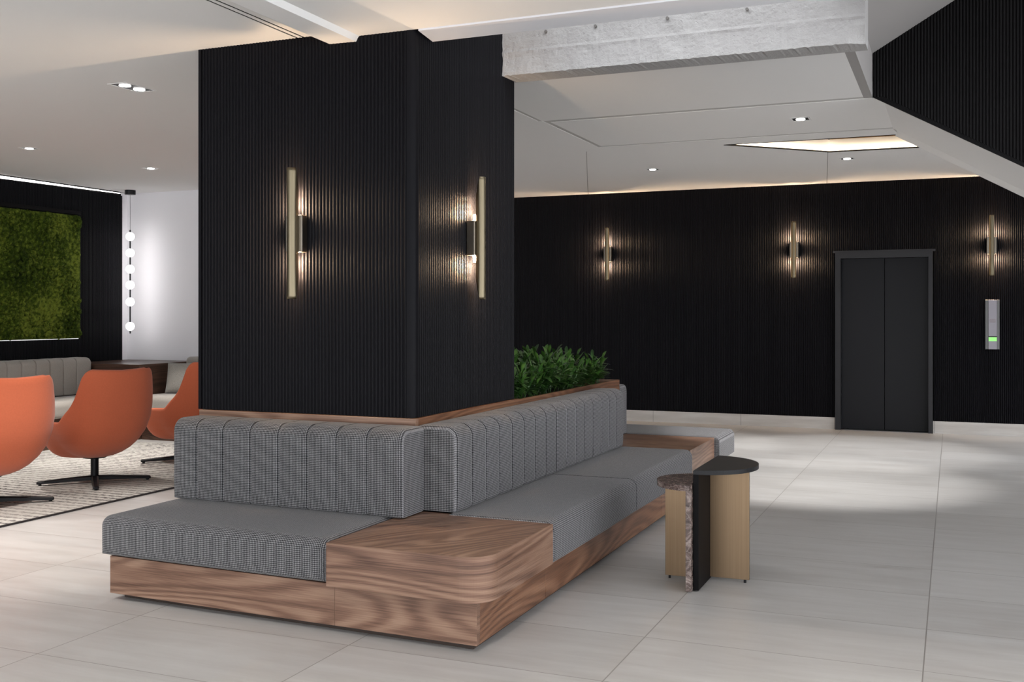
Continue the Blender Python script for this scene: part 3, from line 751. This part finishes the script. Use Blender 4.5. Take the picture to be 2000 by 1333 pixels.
def make_chair():
    t_ = thing('swivel_armchair', 'x', 'armchair')
    NP, NR = 120, 26
    bm = bmesh.new(); cols = []
    for i in range(NP):
        ph = -PI + 2*PI*i/NP; H_ = hr(abs(ph)*180/PI); col_ = []
        for j in range(NR+1):
            q = (j/NR)**1.4; z = .205+(H_-.205)*q; col_.append(bm.verts.new(shell_pt(ph, z)))
        cols.append(col_)
    for i in range(NP):
        k_ = (i+1) % NP
        for j in range(NR): bm.faces.new((cols[i][j], cols[k_][j], cols[k_][j+1], cols[i][j+1]))
    # rolled rim and lining
    inn = []
    for i in range(NP):
        ph = -PI + 2*PI*i/NP; H_ = hr(abs(ph)*180/PI); x, y, z = shell_pt(ph, H_); xi, yi, _ = shell_pt(ph, H_, .055)
        l = [bm.verts.new((x+(xi-x)*f, y+(yi-y)*f, z+dz)) for f, dz in ((.12,.010), (.35,.004), (.5,-.008), (.62,.008), (.85,.012), (1.05,-.004))]
        for zz in (.85, .6, .35, 0): 
            z2 = .40 + (H_-.40)*zz; p = shell_pt(ph, max(z2, .40), .07); l.append(bm.verts.new((p[0], p[1], z2-.01)))
        inn.append(l)
    for i in range(NP):
        k_ = (i+1) % NP; a, b = [cols[i][NR]]+inn[i], [cols[k_][NR]]+inn[k_]
        for j in range(len(a)-1): bm.faces.new((a[j], b[j], b[j+1], a[j+1]))
    bm.faces.new([inn[i][-1] for i in range(NP)])
    o = mk('shell', bm, M['orange'], t_, smooth=True)
    # seat cushion
    bm = bmesh.new(); rr = []
    for z, f in ((.392,.80), (.40,.90), (.43,.93), (.455,.90), (.465,.80)):
        rr.append([bm.verts.new((plan(-PI+2*PI*i/60, .08)[0]*f+.012, plan(-PI+2*PI*i/60, .08)[1]*f, z)) for i in range(60)])
    for a, b in zip(rr[:-1], rr[1:]):
        for i in range(60): bm.faces.new((a[i], a[(i+1)%60], b[(i+1)%60], b[i]))
    bm.faces.new(rr[0][::-1]); bm.faces.new(rr[-1]); mk('seat_cushion', bm, M['orange'], t_, smooth=True)
    bm = bmesh.new(); tube(bm, (0,0,.05), (0,0,.215), .031, .031, n=24); tube(bm, (0,0,.206), (0,0,.222), .09, .10, n=24); mk('pedestal', bm, M['black_metal'], t_)
    for k_ in range(4):
        a = 2*PI*k_/4; bm = bmesh.new()
        P_ = [(.0,.030,.026,.062), (.15,.027,.022,.054), (.32,.024,.016,.042), (.425,.022,.012,.034), (.435,.016,.014,.028)]
        rg = []
        for (r_, w, z0_, z1_) in P_:
            rg.append([bm.verts.new((r_*math.cos(a)-y*math.sin(a), r_*math.sin(a)+y*math.cos(a), z)) for y, z in ((-w,z0_), (w,z0_), (w,z1_-.008), (w*.6,z1_), (-w*.6,z1_), (-w,z1_-.008))])
        for p, q in zip(rg[:-1], rg[1:]):
            for i in range(6): bm.faces.new((p[i], p[(i+1)%6], q[(i+1)%6], q[i]))
        bm.faces.new(rg[0][::-1]); bm.faces.new(rg[-1])
        c_ = Vector((.41*math.cos(a), .41*math.sin(a), 0)); tube(bm, c_, c_+Vector((0,0,.014)), .012, n=10)
        bmesh.ops.recalc_face_normals(bm, faces=bm.faces)
        mk('leg', bm, M['black_metal'], t_)
    return t_
ch = make_chair()
spots = [(-6.48, 6.62, 'orange swivel armchair in the middle of the row, nearest to whole in view'),
         (-6.42, 5.54, 'orange swivel armchair cut off by the left edge of the photo, nearest in the row'),
         (-6.61, 7.94, 'orange swivel armchair furthest in the row, half hidden behind the fluted column')]
FA = math.atan2(.423, -.904) + math.radians(9)
for i, (x, y, lab) in enumerate(spots):
    o = ch if i == 0 else copy_tree(ch)
    o.location = (x, y, .012); o.rotation_euler = (0, 0, FA + (0, -.02, .06)[i]); o['label'] = lab; o['group'] = 'orange swivel armchairs on the rug'
    for c_ in o.children:
        if c_.name.startswith('leg') or c_.name.startswith('pedestal'): c_.rotation_euler = (0, 0, YAW + .40 - o.rotation_euler.z)

# banquette under the moss wall
s1 = thing('banquette_sofa', 'long warm grey banquette with channelled back under the green moss panel', 'sofa', (-9, 7, 0))
def relp(bm, o): return rel(bm, o)
bm = yplace(cushion(5.6, .24, .40, [.18+.185*i for i in range(29)], .06, .02, .06), -8.93, 3.50, .50); mk('back_cushion', relp(bm, s1), M['greyfab'], s1, uv=False)
bm = yplace(cushion(5.58, .60, .17, (), .06, .03, .05), -8.36, 3.50, .325); mk('seat_cushion', relp(bm, s1), M['greyfab'], s1, uv=False)
bm = bbox(-9.30, -8.45, 3.5, 9.08, .0, .325); mk('base', relp(bm, s1), M['walnut_dark'], s1)
bm = bbox(-9.30, -9.18, 3.5, 9.08, .325, .83); mk('back_panel', relp(bm, s1), M['walnut_dark'], s1)
# console
cn = thing('corner_console', 'dark walnut corner cabinet block standing between the two grey sofas', 'cabinet', (-8.8, 9.6, 0))
mk('body', relp(bbox(-9.345, -8.30, 9.13, 10.105, 0, .80, .002, 1), cn), M['walnut_dark'], cn)
mk('top', relp(bbox(-9.35, -8.29, 9.12, 10.11, .80, .83, .002, 1), cn), M['walnut_dark'], cn)
# sofa along the white wall
s2 = thing('banquette_sofa', 'warm grey sofa against the white lounge wall, mostly hidden behind the column', 'sofa', (-7, 9.6, 0))
bm = place(cushion(2.2, .22, .42, [.18+.18*i for i in range(11)], .05, .02, .04), ox=-8.285, oy=9.87, oz=.465); mk('back_cushion', relp(bm, s2), M['greyfab'], s2, uv=False)
bm = place(cushion(2.2, .80, .17, (), .06, .03, .04), ox=-8.285, oy=9.08, oz=.322); mk('seat_cushion', relp(bm, s2), M['greyfab'], s2, uv=False)
mk('base', relp(bbox(-8.285, -6.05, 9.16, 10.1, 0, .32), s2), M['walnut_dark'], s2)
# throw cushion
pc = bmesh.new(); N = 18; w_ = .175
for sgn in (1, -1):
    gg = [[None]*(N+1) for _ in range(N+1)]
    for i in range(N+1):
        for j in range(N+1):
            u, v = -1+2*i/N, -1+2*j/N
            th = .075*(max(0.0, (1-u*u))*max(0.0, (1-v*v)))**.45; pin = 1-.06*(1-abs(u*v))*.5
            gg[i][j] = pc.verts.new((u*w_*(1-.05*(1-v*v)), sgn*th, v*w_*(1-.05*(1-u*u))))
    for i in range(N):
        for j in range(N):
            q = (gg[i][j], gg[i+1][j], gg[i+1][j+1], gg[i][j+1]); pc.faces.new(q if sgn < 0 else q[::-1])
bmesh.ops.remove_doubles(pc, verts=pc.verts, dist=.0005)
o = mk('throw_cushion', pc, M['cushfab'], smooth=True); o.location = (-8.02, 9.50, .672); o.rotation_euler = (-.30, .0, .38)
tag(o, 'square grey throw cushion leaning on the sofa beside the dark walnut cabinet', 'cushion')

# moss panel
mp_ = thing('moss_panel', 'green preserved moss wall panel framed into the black fluted wall', 'wall art', (XW+.02, 8.2, 1.11))
Y0m, Y1m, Z0m, Z1m = 6.4, 9.30, 1.115, 2.525
V, F = [], []
ico = bmesh.new(); bmesh.ops.create_icosphere(ico, subdivisions=2, radius=1); iv = [v.co.copy() for v in ico.verts]; ifc = [[v.index for v in f.verts] for f in ico.faces]; ico.free()
rnd = random.Random(3)
ny, nz = 66, 33
for i in range(ny):
    for j in range(nz):
        y = Y0m+.02 + (Y1m-Y0m-.04)*(i+rnd.uniform(.1,.9))/ny; z = Z0m+.02+(Z1m-Z0m-.04)*(j+rnd.uniform(.1,.9))/nz
        r_ = rnd.uniform(.020,.040); x = XW+.045+.035*noise.noise(Vector((y*3, z*3, 0)))+rnd.uniform(-.012,.014)
        n = len(V); so = rnd.uniform(0, 99)
        for v in iv:
            k_ = 1+.45*noise.noise(v*2.6+Vector((so,0,0)))
            V.append((x-(XW+.02)+v.x*r_*k_*.9, min(Y1m, y+v.y*r_*k_)-8.2, z+v.z*r_*k_-1.11))
        F += [[n+a for a in f] for f in ifc]
me = bpy.data.meshes.new('moss'); me.from_pydata(V, [], F); me.materials.append(M['moss'])
link(bpy.data.objects.new('moss', me), mp_)
bm = bmesh.new(); box(bm, .005, .03, Y0m-8.2, Y1m-8.2, 0, Z1m-1.11); mk('backing', bm, M['moss'], mp_)
bm = bmesh.new(); box(bm, -.009, .03, Y0m-8.2, Y1m-8.2+.004, Z1m-1.11+.012, Z1m-1.11+.055); mk('frame', bm, M['plainblack'], mp_)
bm = bmesh.new(); box(bm, -.002, .003, Y1m-8.2+.001, Y1m-8.2+.008, 0, Z1m-1.11); box(bm, -.002, .003, Y0m-8.2, Y1m-8.2, -.008, -.001); mk('halo_strip', bm, mat('soft halo led', (1,1,1), .5, emit=(1,1,1), es=.22), mp_)

# pendant
pd = thing('globe_pendant', 'black rod pendant with six white glass globes hanging by the white lounge wall', 'pendant lamp', (-9.07, 9.83, ZL))
bm = bmesh.new(); tube(bm, (0,0,-.052), (0,0,-.0005), .063, n=32); mk('canopy', bm, M['black_metal'], pd)
def zpx(v): return 1.4 - (v-612)*12.54/2054 - ZL
bm = bmesh.new(); tube(bm, (0,0,zpx(450)), (0,0,-.05), .003, n=8); mk('cord', bm, mat('grey cord', (.25,.25,.25), .6), pd)
bm = bmesh.new(); tube(bm, (0,0,zpx(652)), (0,0,zpx(449)), .0085, n=12); mk('rod', bm, M['black_metal'], pd)
for v in (462, 494, 526, 557, 590, 638):
    bm = bmesh.new(); bmesh.ops.create_uvsphere(bm, u_segments=24, v_segments=14, radius=.050); bmesh.ops.translate(bm, verts=bm.verts, vec=(0,0,zpx(v))); mk('globe', bm, M['globe'], pd, smooth=True)
    ld = bpy.data.lights.new('globe_glow', 'POINT'); ld.energy = .45; ld.color = (1,.96,.98); ld.shadow_soft_size = .055
    l = bpy.data.objects.new('globe_glow', ld); link(l, pd); l.location = (.0, 0, zpx(v)); 

# ---------------------------------------------------------------- recessed downlights
def downlight(label, loc, rz, w=.13, l=.13, lamps=1, power=60, angle=60, col=(1,.95,.9), group=None, blend=.5, aim=None):
    t_ = thing('recessed_downlight', label, 'downlight', loc, rz, group)
    bm = bmesh.new(); e = .012
    for (a, b, c_, d_) in ((-w/2,w/2,-l/2,-l/2+e), (-w/2,w/2,l/2-e,l/2), (-w/2,-w/2+e,-l/2+e,l/2-e), (w/2-e,w/2,-l/2+e,l/2-e)): box(bm, a, b, c_, d_, -.003, -.0002)
    mk('frame', bm, M['trimwhite'], t_)
    bm = bmesh.new(); box(bm, -w/2+e, w/2-e, -l/2+e, l/2-e, -.0015, -.0002); mk('recess', bm, M['black_metal'], t_)
    for k_ in range(lamps):
        yy = 0 if lamps == 1 else (-1+2*k_)*l*.23
        bm = bmesh.new(); tube(bm, (0,yy,-.006), (0,yy,-.0016), min(w*.26, .036), n=20); mk('lens', bm, M['lens'], t_)
        ld = bpy.data.lights.new('downlight_beam', 'SPOT'); ld.energy = power; ld.color = col; ld.spot_size = math.radians(angle); ld.spot_blend = blend; ld.shadow_soft_size = .04
        lo = bpy.data.objects.new('downlight_beam', ld); link(lo, t_); lo.location = (0, yy, -.012)
        if aim: lo.rotation_euler = aim
    return t_
downlight('twin lamp white recessed downlight, largest, in the ceiling left of the column', (-4.92, 5.35, ZL), 0, .15, .28, 2, 60, 70)
downlight('square recessed downlight in the lounge ceiling, nearest the left edge of the photo', (-7.59, 6.98, ZL), 0, .13, .13, 1, 90, 70)
downlight('square recessed downlight in the lounge ceiling, above and left of the globe pendant', (-7.50, 8.42, ZL), 0, .13, .13, 1, 120, 62)
downlight('square recessed downlight in the grey hall ceiling tray, left of the stair wall', (-1.135, 8.74, ZB), 0, .15, .15, 1, 130, 58, (1,.98,.96), aim=(.12,0,0))
downlight('small recessed downlight in the far hall ceiling, left of the light well', (-3.02, 11.18, ZB), 0, .14, .14, 1, 90, 58, (1,.98,.96))
downlight('small recessed downlight in the far hall ceiling, beside the light well', (-.99, 11.16, ZB), 0, .14, .14, 1, 110, 60, (1,.98,.97))
# unseen downlights, added only to light the room
for x, y, z, p in ((.9, 11.16, 2.2, 0), (-6.2, 3.4, ZL, 60), (-4.6, 2.4, ZL, 60), (-1.2, 2.4, 2.842, 40), (1.2, 2.6, 2.842, 60), (1.6, 0, 2.842, 60), (-1.5, 0, 2.842, 60), (-7.6, 4.6, ZL, 90)):
    if p: downlight('added square downlight outside the picture, for extra light', (x, y, z), 0, .13, .13, 1, p, 95, group='added downlights over the viewer')
